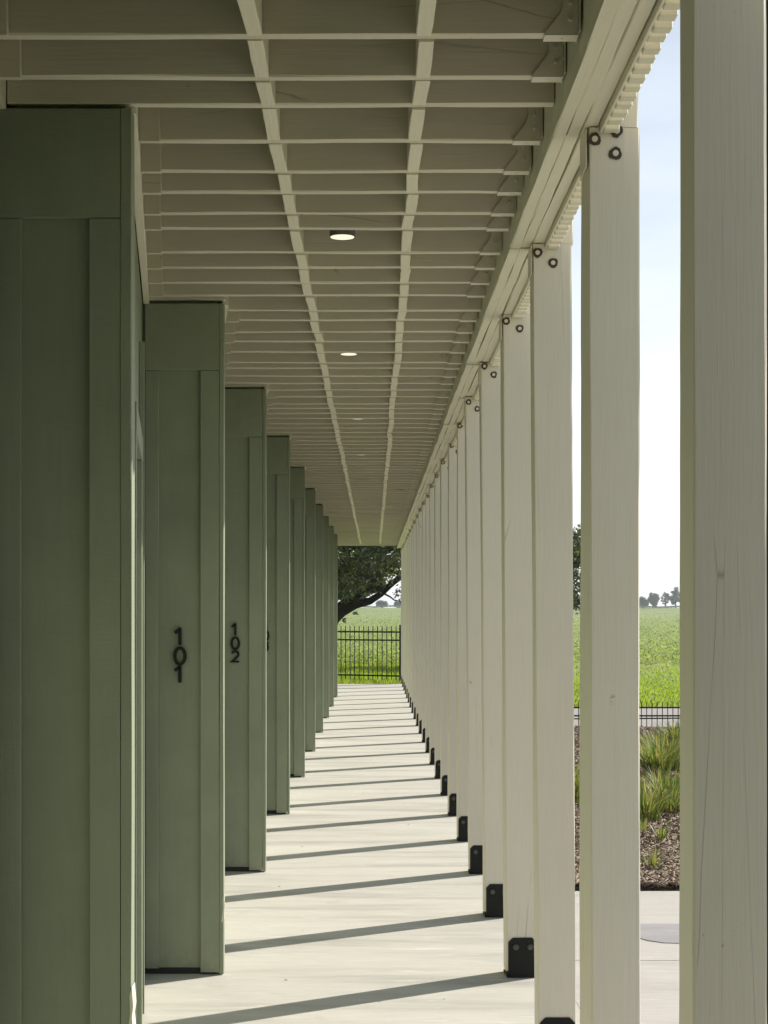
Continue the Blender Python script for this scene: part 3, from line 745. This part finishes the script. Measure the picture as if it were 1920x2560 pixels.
while len(cs_) < 620:
    x = random.uniform(-9.5, 5.2); yy = random.uniform(-7.5, 7.5); zz = random.uniform(1.95, 9.5)
    e = ((x+2.4)/7.6)**2+(yy/7.5)**2+((zz-3.2)/6.2)**2
    if e > 1 or e < .16: continue
    # underside arches up over the low limb and leaves a gap of sky
    low = 2.22 if x < -.1 else (2.75 if x > .9 else 2.7)
    low += .15*math.sin(x*3.1+yy)
    if abs(x) < 3 and abs(yy) < 8 and zz < low: continue
    if x > 1.0 and zz < 3.1+.12*x: continue
    cs_.append((x, OY+yy, zz)); rs_.append(random.uniform(.35, .85))
# foliage seen close under the roof edge in the gap
for _ in range(70):
    x = random.uniform(-1.35, 1.0); yy = random.uniform(-5, 5); z_ = random.uniform(2.2, 4.4)
    if x > .2 and z_ < 2.75: continue
    cs_.append((x, OY+yy, z_)); rs_.append(random.uniform(.25, .45))
for _ in range(46):
    x = random.uniform(-1.5, .15); cs_.append((x, OY+random.uniform(-1.6, 1.6), random.uniform(2.0+.28*max(0, x+.9), 2.75))); rs_.append(random.uniform(.16, .34))
for (px, py, r_) in ((888, 1533, .11), (860, 1551, .08), (990, 1489, .16), (1000, 1478, .2), (850, 1486, .25), (867, 1476, .22), (905, 1482, .2), (925, 1474, .18), (1003, 1502, .1)):
    v = ok(px, py); sp_.append((v.x, OY-.3, v.z)); sr_.append(r_)
V, q = leaf_cloud(cs_, rs_, 135, .085, .75); V2, q2 = leaf_cloud(sp_, sr_, 22, .06, .9)
V = np.concatenate([V, V2]); q = np.concatenate([q, q2+len(V)-len(V2)])
ol = link('crown', np_mesh('crown', V, q, M['oak_leaf']), oak); ol.location = -oak.location
# a second oak whose shade falls across the lawn
o2 = empty('oak_tree', (5.1, 50.6, float(zt(5.1, 50.6))), 0, 'oak foliage glimpsed high in the slit between the second and third posts', 'tree')
t2 = MB(); tube(t2, [(0, 0, -.2), (.05, 0, 1.4), (0, .1, 2.9), (.1, 0, 4.2), (0, 0, 5.4)], [.34, .26, .2, .13, .04], 10)
for q_ in range(9):
    a = q_*.75; tube(t2, [(0, 0, 2.9+.15*q_), (math.cos(a)*.9, math.sin(a)*.9, 3.7+.15*q_), (math.cos(a)*1.9, math.sin(a)*1.7, 4.1+.15*q_)], [.11, .07, .02], 6)
t2.build('trunk', M['bark'], o2)
c2, r2_ = [], []
while len(c2) < 110:
    u = Vector((random.uniform(-1, 1), random.uniform(-1, 1), random.uniform(-1, 1)))
    if .2 < u.length < 1: c2.append((u.x*2.25, u.y*2.6, 4.7+u.z*1.35)); r2_.append(random.uniform(.25, .6))
V, q = leaf_cloud(c2, r2_, 110, .07, .8); link('crown', np_mesh('crown', V, q, M['oak_leaf']), o2)
# distant trees on the levee
def far_tree(px, py_top, d, wide, label, gaps=1.15, per=300):
    x = (px-XV)/F*d; z0 = float(zt(x, d)); zt_ = H+(YV-py_top)/F*d; hh = zt_-z0
    o = empty('distant_tree', (x, d, z0), 0, label, 'tree', 'trees on the horizon beyond the meadow')
    t_ = MB(); tube(t_, [(0, 0, -.2), (0, 0, hh*.3), (wide*.1, 0, hh*.6), (0, 0, hh*.9)], [.4, .3, .2, .06], 7)
    for q_ in range(5):
        a = q_*1.26; tube(t_, [(0, 0, hh*(.25+.08*q_)), (math.cos(a)*wide*.2, math.sin(a)*wide*.2, hh*(.45+.08*q_)), (math.cos(a)*wide*.38, math.sin(a)*wide*.38, hh*(.55+.08*q_))], [.16, .1, .04], 5)
    t_.build('trunk', M['bark'], o)
    c_, r_ = [], []
    while len(c_) < 40:
        u = Vector((random.uniform(-1, 1), random.uniform(-1, 1), random.uniform(-1, 1)))
        if u.length > 1: continue
        c_.append((u.x*wide*.45, u.y*wide*.45, hh*.56+u.z*hh*.42)); r_.append(random.uniform(.09, .2)*wide*gaps)
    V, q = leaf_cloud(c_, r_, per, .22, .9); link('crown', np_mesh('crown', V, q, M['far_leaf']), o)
far_tree(1607, 1496, 722, 6.5, 'rounded blue green tree on the horizon, left of the tree group beside the second post')
far_tree(1633, 1483, 726, 5.0, 'narrow upright tree on the horizon, middle of the group right of the second post')
far_tree(1689, 1470, 718, 8.6, 'large spreading tree on the horizon, against the nearest post', .8)
far_tree(1664, 1479, 730, 4.5, 'thin airy tree on the horizon just left of the large spreading one', .55, 120)
far_tree(1446, 1490, 724, 8, 'tree on the horizon glimpsed in the slit between two white posts')
far_tree(953, 1502, 730, 6, 'pale small tree on the horizon under the oak limb', .7)
far_tree(998, 1505, 730, 5, 'small tree on the horizon beside the far end of the post row')
X = NR.uniform(-120, 260, 9000); Y = 712+NR.uniform(-6, 6, 9000)+8*np.sin(X*.05)
V, q = leaf_cloud(np.stack([X, Y, zt(X, Y)+.3+.5*np.abs(np.sin(X*.21)*np.sin(X*.071+1))], -1), np.full(9000, .5), 4, .3, .6)
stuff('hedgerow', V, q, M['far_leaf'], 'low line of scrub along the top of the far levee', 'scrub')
# bits of leaf litter on the walkway floor
lv = MB()
for _ in range(34):
    x = random.uniform(-.62, .5); y = 7+random.random()**1.6*18; a = random.uniform(0, 3.1); s_ = random.uniform(.004, .011)
    c, s = math.cos(a), math.sin(a)
    lv.add([(x-c*s_, y-s*s_, .001), (x+s*s_*.35, y-c*s_*.35, .004), (x+c*s_, y+s*s_, .0015), (x-s*s_*.35, y+c*s_*.35, .004)], [(0, 1, 2, 3)])
tag(lv.build('leaf_litter', M['chips']), 'tiny dry leaf crumbs scattered on the concrete walkway', 'litter', kind='stuff')

# ---------------------------------------------------------------- air
hz = MB(); hz.box(-1650, 1650, -160, 3550, -8, 18, .01)
hm_ = bpy.data.materials.new('haze'); hm_.use_nodes = True; t = hm_.node_tree; t.nodes.clear()
pv = t.nodes.new('ShaderNodeVolumePrincipled'); pv.inputs['Color'].default_value = (.86, .92, 1, 1); pv.inputs['Density'].default_value = .00028; pv.inputs['Anisotropy'].default_value = .3
om = t.nodes.new('ShaderNodeOutputMaterial'); t.links.new(pv.outputs[0], om.inputs['Volume'])
ho = hz.build('haze', hm_); tag(ho, 'pale summer haze over the meadow', 'haze', kind='stuff')
